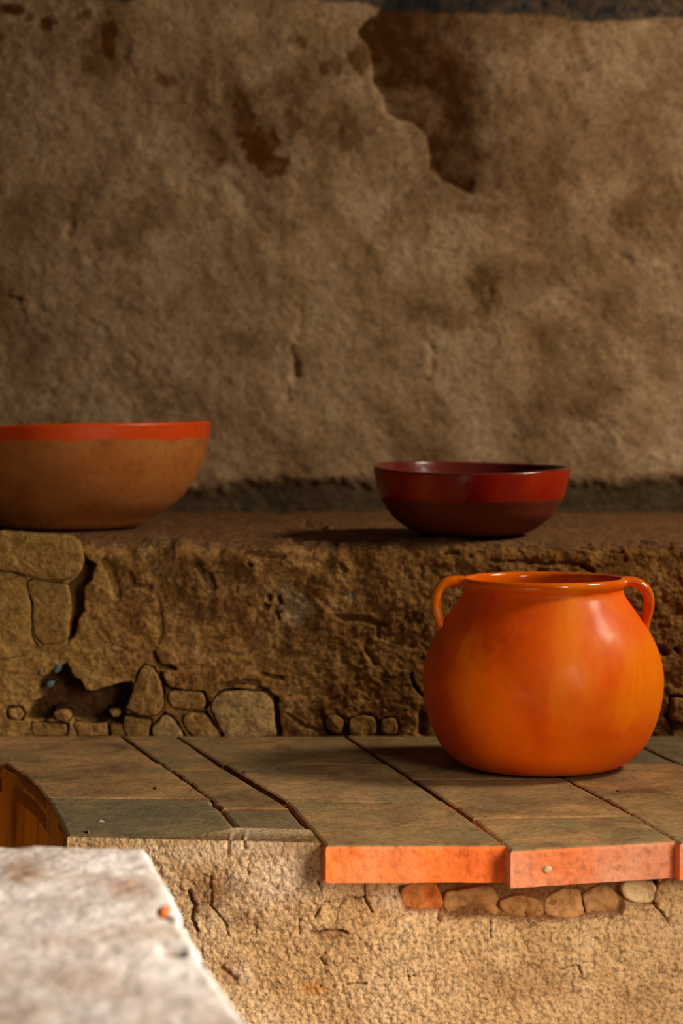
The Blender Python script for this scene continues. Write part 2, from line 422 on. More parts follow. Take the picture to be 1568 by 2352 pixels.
def build_ledge():
    xs = np.concatenate((np.linspace(-2.0, -0.80, 50)[:-1], np.linspace(-0.80, 0.80, 540), np.linspace(0.80, 2.4, 60)[1:]))
    r = 0.045; zt = ZL
    prof = []
    for z in np.linspace(ZT - 0.012, zt - r, 170): prof.append((YS, z, -1, 0))
    for a in np.linspace(0, math.pi / 2, 18)[1:]: prof.append((YS + r - r * math.cos(a), zt - r + r * math.sin(a), -math.cos(a), math.sin(a)))
    for y in np.linspace(YS + r, YW + 0.03, 130)[1:]: prof.append((y, zt, 0, 1))
    pr = np.array(prof)
    nu, nv = len(xs), len(pr)
    b = np.zeros((nu, nv, 3)); nr = np.zeros((nu, nv, 3))
    b[..., 0] = xs[:, None]; b[..., 1] = pr[None, :, 0]; b[..., 2] = pr[None, :, 1]
    nr[..., 1] = pr[None, :, 2]; nr[..., 2] = pr[None, :, 3]
    b = b.reshape(-1, 3); nr = nr.reshape(-1, 3)
    px, py = project(b); q = b
    wx = px + 5 * fbm(q, 22, 4, 3) + 2.5 * fbm(q, 80, 2, 7); wy = py + 5 * fbm(q + 5, 22, 4, 4) + 2.5 * fbm(q + 5, 80, 2, 8)
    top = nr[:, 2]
    k = 1 - 0.25 * top
    for bx, by, br in ((-0.627, 4.55, 0.19), (0.276, 4.25, 0.14)):      # trodden flat where the bowls stand
        k = k * (1 - top * (1 - sstep(br, br + 0.08, np.hypot(q[:, 0] - bx, q[:, 1] - by))))
    disp = k * relief_ledge(q)
    lip = (1 - sstep(0.0, 0.14, q[:, 1] - YS)) * sstep(ZL - 0.09, ZL - 0.03, q[:, 2])
    disp += lip * (0.012 * fbm(q, 9, 4, 57) + 0.008 * fbm(q, 30, 3, 58) - 0.004)
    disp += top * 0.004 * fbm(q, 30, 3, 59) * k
    # crumbly, deeper relief on the upper middle
    crumb = (1 - sstep(120, 330, np.hypot((wx - 560) * 0.8, (wy - 1330) * 1.6))) * (1 - top)
    disp += crumb * 0.012 * fbm(q, 26, 4, 54)
    disp -= 0.006 * (1 - sstep(1240, 1330, py)) * (1 - top) * sstep(-0.2, 0.6, fbm(q, 11, 3, 55))
    hole = [(153, 1524), (166, 1552), (184, 1562), (194, 1585), (217, 1590), (255, 1577), (300, 1567), (298, 1600), (283, 1625), (278, 1660), (217, 1664), (166, 1650), (143, 1645), (97, 1656), (59, 1648), (74, 1613), (94, 1605), (89, 1565), (127, 1539)]
    h = 1 - sstep(-5, 4, sd_poly(wx, wy, hole))
    crev = [(186, 1262), (196, 1282), (216, 1296), (208, 1330), (192, 1350), (192, 1400), (178, 1420), (170, 1462), (158, 1468), (160, 1380), (150, 1345), (172, 1326)]
    cv = 1 - sstep(-4, 4, sd_poly(wx, wy, crev))
    notch2 = 1 - sstep(0, 18, dist_line(wx, wy, [(240, 1290), (262, 1330), (270, 1362)]))
    front = 1 - top
    disp -= front * (0.065 * h + 0.036 * cv + 0.014 * notch2)
    # sunk bed behind the separate slabs and pieces
    bed = np.zeros(len(b))
    for j_, (poly, pr_) in enumerate(SLABS + LOW):
        bed = np.maximum(bed, 1 - (sstep(-3, 3, sd_poly(px, py, poly)) if j_ < 3 else sstep(-1, 5, sd_poly(wx, wy, poly))))
    disp = np.where(front > 0.5, disp * (1 - bed) - 0.026 * bed - 0.045 * h * bed * 0.3, disp)
    cracks = [([(350, 1500), (357, 1512), (372, 1528), (402, 1534)], 7, .03), ([(370, 1545), (372, 1565), (385, 1580), (405, 1586)], 7, .03), ([(605, 1545), (617, 1551), (646, 1556)], 6, .02),
              ([(590, 1582), (612, 1586), (632, 1604), (640, 1612)], 8, .03), ([(632, 1605), (636, 1640), (641, 1668), (643, 1690)], 8, .04), ([(735, 1630), (742, 1655), (752, 1678)], 6, .025),
              ([(660, 1640), (700, 1668), (752, 1676)], 5, .012), ([(943, 1550), (953, 1577), (972, 1598)], 5, .025), ([(970, 1640), (968, 1680)], 14, .03), ([(782, 1650), (796, 1682)], 7, .03),
              ([(864, 1648), (870, 1682), (905, 1688)], 6, .025), ([(788, 1418), (830, 1422), (882, 1436)], 10, .012), ([(866, 1436), (870, 1465)], 5, .012), ([(1512, 1488), (1528, 1500)], 12, .03), ([(1552, 1488), (1556, 1494)], 8, .03),
              ([(616, 1372), (618, 1376)], 8, .02), ([(640, 1374), (643, 1384)], 7, .025), ([(606, 1392), (612, 1394)], 8, .018), ([(634, 1408), (638, 1420)], 6, .02), ([(573, 1294), (576, 1298)], 7, .018),
              ([(700, 1365), (735, 1410)], 8, .006), ([(840, 1490), (860, 1525)], 8, .010), ([(670, 1505), (700, 1500)], 12, .010), ([(480, 1320), (492, 1350)], 9, .014), ([(455, 1300), (470, 1330)], 12, .012), ([(780, 1295), (792, 1310)], 7, .014),
              ([(300, 1320), (310, 1345), (345, 1350)], 9, .012), ([(240, 1450), (250, 1480), (300, 1500)], 7, .008), ([(362, 1370), (372, 1440), (364, 1480)], 7, .010), ([(510, 1575), (560, 1566), (590, 1570)], 10, .014),
              ([(1545, 1250), (1568, 1256)], 6, .01), ([(1340, 1300), (1360, 1310)], 8, .02), ([(290, 1600), (284, 1640), (288, 1668)], 6, .025), ([(1480, 1350), (1500, 1400)], 8, .008), ([(1530, 1640), (1545, 1670)], 8, .02)]
    for pts, w, dep in cracks:
        disp -= front * dep * (1 - sstep(0, w, dist_line(wx, wy, pts)))
    # shallow pits on the top, near its edge
    for pts, w, dep in [([(700, 1206), (745, 1210)], 7, .016), ([(672, 1237), (740, 1240), (775, 1238)], 6, .012), ([(1020, 1266), (1050, 1268)], 7, .016), ([(1075, 1276), (1082, 1278)], 7, .012), ([(1400, 1262), (1430, 1266)], 6, .010),
                        ([(1470, 1240), (1540, 1250)], 6, .008), ([(1330, 1250), (1380, 1254)], 5, .008), ([(560, 1262), (650, 1278)], 9, .012), ([(1130, 1290), (1340, 1300)], 8, .010)]:
        disp -= dep * (1 - sstep(0, w, dist_line(wx, wy, pts))) * np.clip(top * 2 + 0.6, 0, 1)
    bare = np.clip(np.maximum(h, 0.8 * cv) * front, 0, 1)
    bare = np.maximum(bare, 0.55 * crumb * sstep(-0.15, 0.35, fbm(q, 14, 4, 61)))
    pale = (1 - sstep(0.4, 1.3, np.hypot((wx - 672) / 42, (wy - 1390) / 48) + 0.6 * fbm(q, 24, 3, 62))) * 0.8
    pale = np.maximum(pale, 0.5 * (1 - sstep(0.3, 1.2, np.hypot((wx - 805) / 14, (wy - 1375) / 18))))
    pale = np.maximum(pale, (1 - sstep(0.5, 1.1, np.hypot((wx - 372) / 22, (wy - 1233) / 7))) * 0.9)
    clay = np.clip(0.75 * (1 - sstep(150, 330, wx)) * front, 0, 1)
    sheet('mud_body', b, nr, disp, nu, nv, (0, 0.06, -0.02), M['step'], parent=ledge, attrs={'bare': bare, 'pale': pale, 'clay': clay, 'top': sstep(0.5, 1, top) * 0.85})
    for i, (poly, pr_) in enumerate(SLABS):
        piece('plaster_slab', poly, YS, 0.05, M['step'], ledge, pr_ * 0.4, 100 + i, {'clay': 0.8}, 0.001, 0.004, 0.0035, relief_ledge, 1.015)
    for i, (poly, pr_) in enumerate(LOW):
        piece('mud_piece', poly, YS, 0.05, M['step'], ledge, pr_ + 0.002, 200 + i, {'clay': 0.35, 'pale': 0.4 if i in (0, 2) else 0.05}, 0.001, 0.004, 0.003, relief_ledge, 1.0)
    for i, poly in enumerate(([(126, 1524), (141, 1522), (138, 1540), (130, 1549), (124, 1545)], [(106, 1566), (126, 1562), (122, 1576), (112, 1586), (103, 1578)], [(84, 1542), (100, 1534), (98, 1546), (88, 1554)])):
        o = piece('paint_flake', poly, YS, 0.04, M['chip_blue'], ledge, 0.004, 300 + i, None, 0.001, 0.002, 0.002, relief_ledge); o['label'] = 'blue-grey paint flake'
build_ledge()

# ------------------------------------------------------------------ tiled hearth in front of the ledge
hearth = thing('tiled_hearth', (0.1, 3.05, 0), 'adobe hearth platform topped with worn terracotta tiles, orange pot standing on it', 'hearth')
NOTCH_PX = [(151, 1926), (145, 1908), (137, 1890), (122, 1862), (104, 1833), (88, 1812), (70, 1795), (38, 1772), (0, 1750)]
NOTCH = [on_z(x, y, ZT)[:2] for x, y in NOTCH_PX] + [np.array(p) for p in ((-0.72, 3.86), (-0.84, 3.91), (-0.97, 3.86), (-1.06, 3.72), (-1.10, 3.4), (-1.10, 3.05))]
FRONT_X = [-0.46, -0.41, -0.28, -0.15, -0.03, -0.02, 0.10, 0.25, 0.5, 1.0, 2.4]
FRONT_Y = [3.060, 3.056, 3.040, 3.026, 3.010, 3.028, 3.035, 3.035, 3.04, 3.03, 3.02]

def build_front():
    x0 = NOTCH[0][0]
    xs = np.concatenate((np.linspace(x0, 0.62, 470), np.linspace(0.62, 2.4, 90)[1:]))
    zs = np.concatenate((np.linspace(0.0, 0.62, 60)[:-1], np.linspace(0.62, ZT, 165)))
    r = 0.012
    X, Z = np.meshgrid(xs, zs, indexing='ij')
    y0_ = np.interp(X, FRONT_X, FRONT_Y); y1_ = np.interp(X, [-0.46, -0.2, 0.3, 2.4], [3.055, 3.030, 3.022, 3.020])
    w_ = sstep(0.80, 0.89, Z); y = y0_ * w_ + y1_ * (1 - w_)
    ztop = np.where(X < on_y(741, 1945, 3.03)[0], ZT - 0.001, ZT - TH - 0.003)
    Zc = np.where(Z < 0.86, Z, 0.86 + (Z - 0.86) * (ztop - 0.86) / (ZT - 0.86))
    b = np.stack((X.ravel(), y.ravel(), Zc.ravel()), 1)
    px, py = project(b); q = b
    wx = px + 5 * fbm(q, 30, 4, 3) + 2.5 * fbm(q, 110, 2, 7); wy = py + 5 * fbm(q + 5, 30, 4, 4) + 2.5 * fbm(q + 5, 110, 2, 8)
    disp = relief_front(q)
    gr = np.stack(((q[:, 0] * 0.9 + q[:, 2] * 0.42) * 1.6, q[:, 1], (q[:, 2] * 0.9 - q[:, 0] * 0.42)), 1)
    disp += 0.0048 * fbm(gr, 120, 3, 73, 0.8)
    tt = b[:, 2] - (ztop.ravel() - r)
    disp -= np.clip(tt, 0, r) ** 2 / r
    disp *= 1 - 0.8 * sstep(-0.035, 0, b[:, 2] - ztop.ravel())
    disp += 0.012 * sstep(2090, 2150, wy) * sstep(700, 900, wx)
    rec = [(912, 2040), (1000, 2015), (1500, 1995), (1512, 2030), (1508, 2078), (1432, 2078), (1422, 2100), (1330, 2108), (1230, 2114), (1140, 2108), (1024, 2104), (1010, 2096), (925, 2090)]
    rc = 1 - sstep(-5, 5, sd_poly(wx, wy, rec))
    disp = disp * (1 - rc) - 0.018 * rc
    w7 = [(1505, 2040), (1537, 2012), (1700, 2007), (1700, 2113), (1532, 2113), (1523, 2090), (1500, 2072)]
    cracks = [([(838, 2032), (836, 2060), (800, 2066), (745, 2076), (722, 2104)], 5, .02), ([(836, 2060), (842, 2078), (852, 2094)], 6, .02), ([(785, 2070), (775, 2090), (772, 2115)], 4, .012), ([(712, 2142), (750, 2136), (792, 2142)], 8, .022),
              ([(690, 2112), (688, 2148)], 5, .018), ([(486, 2014), (484, 2078), (514, 2114), (526, 2150)], 5, .016), ([(432, 2052), (446, 2082), (441, 2108), (453, 2138)], 7, .03), ([(446, 2080), (480, 2072)], 4, .01),
              ([(1285, 2218), (1326, 2212), (1334, 2242)], 4, .02), ([(895, 2212), (896, 2246), (985, 2230)], 3, .012), ([(796, 2258), (842, 2254)], 6, .016), ([(1008, 2096), (1007, 2118)], 7, .03), ([(1126, 2104), (1127, 2152)], 4, .02),
              ([(1205, 2108), (1218, 2126), (1230, 2112)], 6, .02), ([(1440, 2080), (1500, 2080), (1524, 2100), (1536, 2122)], 5, .02), ([(1510, 2032), (1503, 2055), (1508, 2078)], 6, .03), ([(740, 1940), (738, 1985), (730, 2032)], 6, .014), ([(590, 2118), (588, 2150)], 4, .012),
              ([(575, 1965), (571, 2010)], 4, .008), ([(560, 1930), (564, 1950)], 8, .014), ([(525, 1930), (520, 1965)], 8, .01), ([(735, 2200), (745, 2215)], 8, .012), ([(930, 2208), (940, 2260)], 4, .01), ([(510, 2225), (540, 2250)], 14, .012),
              ([(1365, 2150), (1372, 2158)], 7, .01), ([(730, 2030), (738, 2050)], 7, .014), ([(520, 2110), (560, 2100)], 10, .008)]
    for pts, w, dep in cracks:
        disp -= 0.6 * dep * (1 - sstep(0, w * 0.75, dist_line(wx, wy, pts)))
    n5 = fbm(q, 12, 4, 81)
    bare = 0.9 * rc
    for cx, cy, rx, ry, s in [(490, 2050, 60, 60, .7), (530, 2235, 45, 40, .7), (560, 2110, 60, 30, .5), (750, 2140, 50, 20, .5), (640, 1950, 70, 14, .45), (1180, 2250, 160, 50, .3), (1460, 2290, 110, 40, .3)]:
        bare = np.maximum(bare, s * (1 - sstep(0.3, 1.3, np.hypot((wx - cx) / rx, (wy - cy) / ry) + 0.7 * n5)))
    pale = np.zeros(len(b))
    for cx, cy, rx, ry, s in [(640, 2020, 110, 60, .75), (560, 1945, 90, 26, .6), (430, 1960, 100, 30, .5), (560, 2230, 40, 30, .6), (900, 2060, 40, 30, .4)]:
        pale = np.maximum(pale, s * (1 - sstep(0.2, 1.4, np.hypot((wx - cx) / rx, (wy - cy) / ry) + 0.6 * n5)))
    rust = 0.7 * (1 - sstep(0.2, 1.2, np.hypot((wx - 720) / 45, (wy - 2270) / 20) + 0.6 * n5))
    nr = np.tile((0, -1, 0), (len(b), 1)).astype(float)
    sheet('front_wall', b, nr, disp, len(xs), len(zs), (0, 0.10, 0), M['front'], parent=hearth, attrs={'bare': np.clip(bare, 0, 1), 'pale': np.clip(pale, 0, 1), 'rust': rust})
    Yf = 3.045
    ST = [('brick', [(921, 2049), (942, 2033), (1001, 2033), (1013, 2058), (1019, 2090), (987, 2092), (942, 2087), (926, 2067)], 'brick_red', .004),
          ('brick', [(1029, 2049), (1080, 2040), (1125, 2040), (1143, 2072), (1138, 2101), (1106, 2105), (1033, 2101), (1024, 2076)], 'brick', .006),
          ('stone', [(1152, 2067), (1189, 2056), (1225, 2062), (1244, 2078), (1237, 2101), (1207, 2108), (1170, 2106), (1150, 2090)], 'brick', .012),
          ('stone', [(1258, 2064), (1290, 2046), (1326, 2046), (1335, 2094), (1299, 2103), (1256, 2099)], 'brick', .008),
          ('brick', [(1340, 2058), (1390, 2035), (1418, 2062), (1418, 2096), (1354, 2101)], 'brick', .004),
          ('brick', [(1140, 2042), (1240, 2040), (1280, 2036), (1262, 2056), (1190, 2050)], 'brick', -.012),
          ('brick', [(1330, 2030), (1425, 2018), (1428, 2060), (1392, 2032), (1336, 2044)], 'brick_red', -.010),
          ('stone', [(1431, 2032), (1464, 2025), (1499, 2025), (1502, 2049), (1496, 2069), (1459, 2074), (1438, 2060)], 'stone', .012)]
    for i, (nm, poly, mt, pr_) in enumerate(ST):
        piece(nm, poly, Yf, 0.05, M[mt], hearth, pr_ - 0.004, 400 + i, None, 0.000, 0.016, 0.004, relief_front, 1.14)
    piece('mud_piece', w7, 3.035, 0.05, M['front'], hearth, 0.004, 420, None, 0.002, 0.008, 0.006, relief_front)
build_front()

def build_core():
    # masonry under the tiles (notched round the fire mouth), and the burnt lining of the notch
    back = YS + 0.0
    fr = [(x, y + 0.07) for x, y in zip(FRONT_X[2:], FRONT_Y[2:])]
    nt = [(p[0] + 0.045, p[1] + 0.03) for p in NOTCH[:9]] + [(-0.70, 3.905), (-0.84, 3.96), (-1.0, 3.90), (-1.10, 3.73), (-1.145, 3.4), (-1.145, 3.05)]
    nt[0] = (nt[0][0], nt[0][1] + 0.06)
    out = fr + [(2.4, back), (-1.8, back), (-1.8, 3.05)] + nt[::-1]
    zt = ZT - 0.007
    n = len(out)
    V = [(x, y, 0.0) for x, y in out] + [(x, y, zt) for x, y in out]
    Fc = [(i, (i + 1) % n, n + (i + 1) % n, n + i) for i in range(n)] + [tuple(range(n - 1, -1, -1)), tuple(range(n, 2 * n))]
    mk('core', V, Fc, M['step'], hearth, smooth=False)
    # lining
    pts = np.array(NOTCH); seg = np.r_[0, np.cumsum(np.linalg.norm(np.diff(pts, axis=0), axis=1))]
    s = np.linspace(0.06, seg[-1], 150)
    cx = np.interp(s, seg, pts[:, 0]); cy = np.interp(s, seg, pts[:, 1])
    for _ in range(3):
        cx[1:-1] = (cx[:-2] + cx[1:-1] * 2 + cx[2:]) / 4; cy[1:-1] = (cy[:-2] + cy[1:-1] * 2 + cy[2:]) / 4
    tx = np.gradient(cx); ty = np.gradient(cy); l = np.hypot(tx, ty)
    nx, ny = -ty / l, tx / l                       # into the notch (left / towards viewer)
    zs = np.linspace(0.0, ZT - 0.008, 70)
    b = np.zeros((len(s), len(zs), 3)); nr = np.zeros_like(b)
    b[..., 0] = cx[:, None]; b[..., 1] = cy[:, None]; b[..., 2] = zs[None]
    nr[..., 0] = nx[:, None]; nr[..., 1] = ny[:, None]
    b = b.reshape(-1, 3); nr = nr.reshape(-1, 3)
    st = b * np.array((1, 1, 0.25))
    disp = 0.006 * fbm(b, 7, 3, 91) + 0.003 * fbm(st, 40, 3, 92) - 0.003
    o = sheet('fire_mouth_lining', b, nr, disp, len(s), len(zs), (0.0, 0.0, -0.02), M['firebox'], parent=hearth, flip=True)
    o['label'] = 'burnt brown clay lining of the rounded fire mouth'
build_core()

def tile(poly, top, mats, seed, dz=0.0, shrink=0.0016, th=TH, name='tile'):
    """poly: outline on the tile plane in frame coordinates or world xy"""
    rnd = random.Random(seed)
    P = [on_z(x, y, ZT)[:2] if abs(x) > 8 or abs(y) > 8 else np.array((x, y)) for x, y in poly]
    a = sum(P[i][0] * P[(i + 1) % len(P)][1] - P[(i + 1) % len(P)][0] * P[i][1] for i in range(len(P)))
    if a < 0: P = P[::-1]
    ring = []
    for i in range(len(P)):
        p, q = P[i], P[(i + 1) % len(P)]
        L = np.linalg.norm(q - p); k = max(1, int(L / 0.018))
        e = (q - p) / max(L, 1e-9); nn = np.array((-e[1], e[0]))      # inward for ccw
        for j in range(k):
            t = j / k
            ring.append((p + (q - p) * t, nn))
    n = len(ring)
    base = np.array([r[0] for r in ring]); nin = np.array([r[1] for r in ring])
    nin = nin + np.roll(nin, 1, 0); nin /= np.linalg.norm(nin, axis=1)[:, None] + 1e-9
    p3 = np.c_[base, np.full(n, seed * 1.7)]
    off = shrink + 0.0016 * fbm(p3, 40, 3, seed) + 0.004 * np.clip(fbm(p3, 22, 2, seed + 9) - 0.25, 0, 1) * 2
    c = base.mean(0)
    tl = np.array((rnd.uniform(-.006, .006), rnd.uniform(-.006, .006)))
    zz = lambda p: ZT + dz + (p - c) @ tl
    rings = [(off, -th, 0), (off, -0.006, 0), (off + 0.0018, -0.0018, 0), (off + 0.006, 0.0, 0)]
    V = []
    for o_, h_, _ in rings:
        p = base + nin * o_[:, None]
        V.append(np.c_[p, zz(p) + h_])
    V = np.vstack(V)
    Fc = []; sl = []
    for k in range(3):
        for j in range(n):
            Fc.append((k * n + j, k * n + (j + 1) % n, (k + 1) * n + (j + 1) % n, (k + 1) * n + j)); sl.append(0 if k > 1 else 1)
    Fc.append(tuple(range(3 * n, 4 * n))); sl.append(0)
    Fc.append(tuple(range(n - 1, -1, -1))); sl.append(1)
    o = mk(name, V, Fc, mats, hearth, smooth=False, slots=sl)
    return o

def build_tiles():
    T = M['tile_top']; Gy = M['tile_grey']; S = M['tile_side']; S2 = M['tile_side_dusty']; SD = M['tile_joint']
    D = {1: (566, 1931), 2: (488, 1836), 3: (372, 1755), 4: (280, 1689)}
    np_ = NOTCH_PX
    fl = (158, 1925)
    # column beside the fire mouth
    tile([(152, 1920), (561, 1926), (486, 1837), (104, 1833), (122, 1862), (137, 1890), (146, 1908)], T, [Gy, M['front']], 1, 0.0)
    tile([(104, 1833), (486, 1836), (370, 1756), (8, 1752), (38, 1771), (70, 1794), (88, 1811)], T, [T, SD], 2, 0.001)
    tile([(-6, 1750), (370, 1755), (278, 1689), (-190, 1689), (-120, 1708)], T, [T, SD], 3, -0.001)
    # narrow half-tile column
    tile([(566, 1928), (737, 1934), (668, 1858), (508, 1858)], T, [Gy, M['front']], 4, -0.002)
    tile([(508, 1857), (667, 1857), (520, 1768), (390, 1768)], T, [T, SD], 5, 0.0)
    tile([(388, 1767), (518, 1767), (405, 1689), (280, 1689)], T, [T, SD], 6, -0.001)
    # the two tiles with bare orange edges and those behind them
    tile([(747, 1948), (1166, 1946), (1022, 1842), (655, 1842)], T, [T, S], 7, 0.002)
    tile([(654, 1841), (1021, 1841), (892, 1757), (510, 1757)], T, [T, SD], 8, 0.001)
    tile([(508, 1756), (890, 1756), (792, 1689), (405, 1689)], T, [T, SD], 9, -0.001)
    tile([(1171, 1958), (1556, 1935), (1462, 1876), (1085, 1884)], T, [T, S2], 10, 0.002)
    tile([(1083, 1882), (1460, 1875), (1300, 1790), (945, 1790)], T, [T, SD], 11, 0.001)
    tile([(943, 1789), (1298, 1789), (1190, 1733), (860, 1733)], T, [T, SD], 12, 0.0)
    tile([(858, 1732), (1188, 1732), (1104, 1689), (794, 1689)], T, [T, SD], 13, -0.001)
    tile([(1560, 1942), (1966, 1940), (1762, 1838), (1385, 1838)], T, [T, S], 14, 0.003)
    tile([(1383, 1837), (1760, 1837), (1560, 1755), (1232, 1755)], T, [T, SD], 15, 0.002)
    tile([(1230, 1754), (1556, 1754), (1420, 1689), (1106, 1689)], T, [Gy, SD], 16, 0.0)
    tile([(1970, 1940), (2380, 1940), (2130, 1830), (1764, 1830)], T, [T, S], 17, 0.0)
    tile([(1764, 1829), (2130, 1829), (1920, 1752), (1562, 1752)], T, [T, SD], 18, 0.0)
    tile([(1560, 1752), (1920, 1752), (1730, 1689), (1422, 1689)], T, [Gy, SD], 19, -0.001)
    tile([(2384, 1940), (2790, 1940), (2500, 1830), (2134, 1830)], T, [T, S], 20, 0.0)
    tile([(2132, 1829), (2500, 1829), (2260, 1752), (1924, 1752)], T, [T, SD], 21, 0.0)
    tile([(1922, 1751), (2258, 1751), (2040, 1689), (1732, 1689)], T, [T, SD], 22, 0.0)
    # pebble set into the tile edge, crumbs lying on the tiles
    piece('pebble', [(1243, 1998), (1249, 1987), (1258, 1983), (1266, 1992), (1268, 2008), (1243, 2009)], float(on_z(1255, 1953, ZT)[1]), 0.02, M['stone'], hearth, 0.002, 501, None, 0.001, 0.001, 0.002)
    o = tile([(221, 1889), (243, 1890), (241, 1884), (224, 1882)], T, [M['chip_white'], M['chip_white']], 30, 0.003, 0.0, 0.004, 'plaster_fleck')
    o['label'] = 'small white plaster fleck'
    for i, (x, y) in enumerate(((562, 1777), (1421, 1820), (203, 1912), (358, 1812))):
        o = tile([(x - 5, y + 2), (x, y + 3.5), (x + 5, y + 1), (x + 4, y - 2), (x - 3, y - 3)], T, [M['tile_joint'], M['tile_joint']], 40 + i, 0.004, 0.0, 0.005, 'clay_crumb')
build_tiles()

# ------------------------------------------------------------------ whitewashed block in the foreground
def build_block():
    ZB = 1.046
    root = thing('masonry_block', (-0.6, 1.9, 0), 'pale lime-plastered masonry block with chipped edge in the near left foreground', 'block')
    ed = [(343, 1952), (356, 1966), (372, 1990), (392, 2028), (408, 2068), (424, 2108), (432, 2128), (448, 2150), (478, 2205), (512, 2255), (545, 2302), (580, 2352), (650, 2455), (700, 2560)]
    E = np.array([on_z(x, y, ZB)[:2] for x, y in ed])
    yb = float(on_z(200, 1949, ZB)[1])
    ys = np.concatenate((np.linspace(1.45, 1.70, 30)[:-1], np.linspace(1.70, yb, 240)))
    o = np.argsort(E[:, 1])
    xe = np.interp(ys, E[o, 1], E[o, 0])
    r = 0.014
    arc = [(r * math.sin(a) , -r + r * math.cos(a)) for a in np.linspace(0, math.pi / 2, 7)]
    # columns: top from left to the edge, then round the edge and down
    us = np.concatenate((np.linspace(0, 0.75, 60)[:-1], np.linspace(0.75, 1, 150)))
    nu = len(us)
    down = np.linspace(-r, -ZB, 40)[1:]
    rows_back = [(yb + a, h) for a, h in arc[1:]] + [(yb + r, h) for h in down]
    nv_all = len(ys) + len(rows_back)
    cols = nu + len(arc) - 1 + len(down)
    b = np.zeros((cols, nv_all, 3)); nr = np.zeros_like(b)
    for j in range(nv_all):
        if j < len(ys): y, zdrop, e = ys[j], 0.0, xe[j]; nb = (0, 0, 1)
        else:
            y, zdrop = rows_back[j - len(ys)]; e = xe[-1]
            k = min(j - len(ys) + 1, 6); a = k / 6 * math.pi / 2
            nb = (0, math.sin(a), math.cos(a))
        for i in range(cols):
            if i < nu: x, h, n_ = -1.7 + (e - r + 1.7) * us[i], 0.0, nb
            elif i < nu + len(arc) - 1:
                dx, h = arc[i - nu + 1]; x = e - r + dx; a = (i - nu + 1) / 6 * math.pi / 2
                n_ = (math.sin(a), 0, math.cos(a))
            else: x = e; h = down[i - nu - len(arc) + 1]; n_ = (1, 0, 0)
            b[i, j] = (x, y, ZB + min(h, zdrop)); nr[i, j] = n_
    b = b.reshape(-1, 3); nr = nr.reshape(-1, 3)
    px, py = project(b); q = b
    n5 = fbm(q, 10, 4, 101); n6 = fbm(q, 30, 3, 102)
    disp = 0.004 * fbm(q, 5, 3, 103) + 0.003 * fbm(q, 24, 4, 104) + 0.0012 * fbm(q, 80, 2, 105)
    # broken plaster layer: strip along the edge stands lower, a ledge line crosses at row ~2110
    wx = px + 8 * n6; wy = py + 8 * n5
    dE = dist_line(wx, wy, ed)
    disp -= 0.004 * (1 - sstep(3, 14, dE)) * (py < 2290)
    disp -= 0.005 * (1 - sstep(0, 9, dist_line(wx, wy, [(360, 2098), (400, 2118), (432, 2132)])))
    disp -= 0.006 * (1 - sstep(0, 20, dist_line(wx, wy, [(375, 2180), (415, 2186)])))
    brown = np.zeros(len(b))
    for cx, cy, rx, ry, s in [(50, 2010, 60, 50, .7), (45, 2030, 24, 16, .8), (290, 2040, 70, 34, .75), (330, 2055, 40, 20, .6), (150, 2260, 150, 40, .35), (275, 2285, 30, 16, .45), (230, 2030, 90, 30, .3), (120, 2070, 90, 20, .3), (395, 2183, 30, 8, .7), (40, 2330, 90, 40, .3)]:
        brown = np.maximum(brown, s * (1 - sstep(0.2, 1.3, np.hypot((wx - cx) / rx, (wy - cy) / ry) + 0.5 * n5)))
    chip = (1 - sstep(4, 16, dE)) * sstep(-0.3, 0.2, n5)  # highlight along the chipped rim, painted as whiter plaster
    v_ = b
    sheet('plaster_body', b, nr, disp, cols, nv_all, (0, 0, -0.02), M['block'], parent=root, attrs={'brown': np.clip(brown, 0, 1), 'chip': chip}, flip=False)
    # fleck of red brick showing through the chipped edge
    c = on_z(377, 2091, ZB + 0.001)
    rr = random.Random(5); V = []; n = 9
    for k, (s, h) in enumerate(((1.0, -0.006), (0.9, 0.0015), (0.5, 0.003))):
        for i in range(n):
            a = 2 * math.pi * i / n; R = (0.010 if k else 0.011) * (0.8 + 0.4 * rr.random())
            V.append((c[0] + s * R * math.cos(a) * 0.7, c[1] + s * R * math.sin(a) * 1.8, c[2] + h))
    V.append((c[0], c[1], c[2] + 0.0035))
    Fc = [(k * n + j, k * n + (j + 1) % n, (k + 1) * n + (j + 1) % n, (k + 1) * n + j) for k in range(2) for j in range(n)] + [(2 * n + j, 2 * n + (j + 1) % n, 3 * n) for j in range(n)]
    o = mk('brick_chip', V, Fc, M['tile_side'], root); o['label'] = 'small orange-red brick chip'
build_block()

# ------------------------------------------------------------------ pottery
def catmull(pts, n):
    P = np.array(pts, float); P = np.vstack((2 * P[0] - P[1], P, 2 * P[-1] - P[-2]))
    out = []
    for i in range(1, len(P) - 2):
        for k in range(n):
            t = k / n; a, b, c, d = P[i - 1:i + 3]
            out.append(0.5 * (2 * b + (c - a) * t + (2 * a - 5 * b + 4 * c - d) * t * t + (3 * b - a - 3 * c + d) * t ** 3))
    out.append(P[-2]); return np.array(out)
def lathe(prof, seg, c, warp=None):
    pr = np.array(prof); a = np.linspace(0, 2 * math.pi, seg, endpoint=False)
    V = np.zeros((len(pr), seg, 3))
    V[..., 0] = pr[:, 0:1] * np.cos(a); V[..., 1] = pr[:, 0:1] * np.sin(a); V[..., 2] = pr[:, 1:2]
    V = V.reshape(-1, 3)
    if warp is not None: V = warp(V)
    n = seg; Fc = []
    for k in range(len(pr) - 1):
        for j in range(n):
            Fc.append((k * n + j, k * n + (j + 1) % n, (k + 1) * n + (j + 1) % n, (k + 1) * n + j))
    return V + np.array(c), Fc
def close(prof_in):  # avoid zero radius
    return [(max(r, 0.0008), z) for r, z in prof_in]

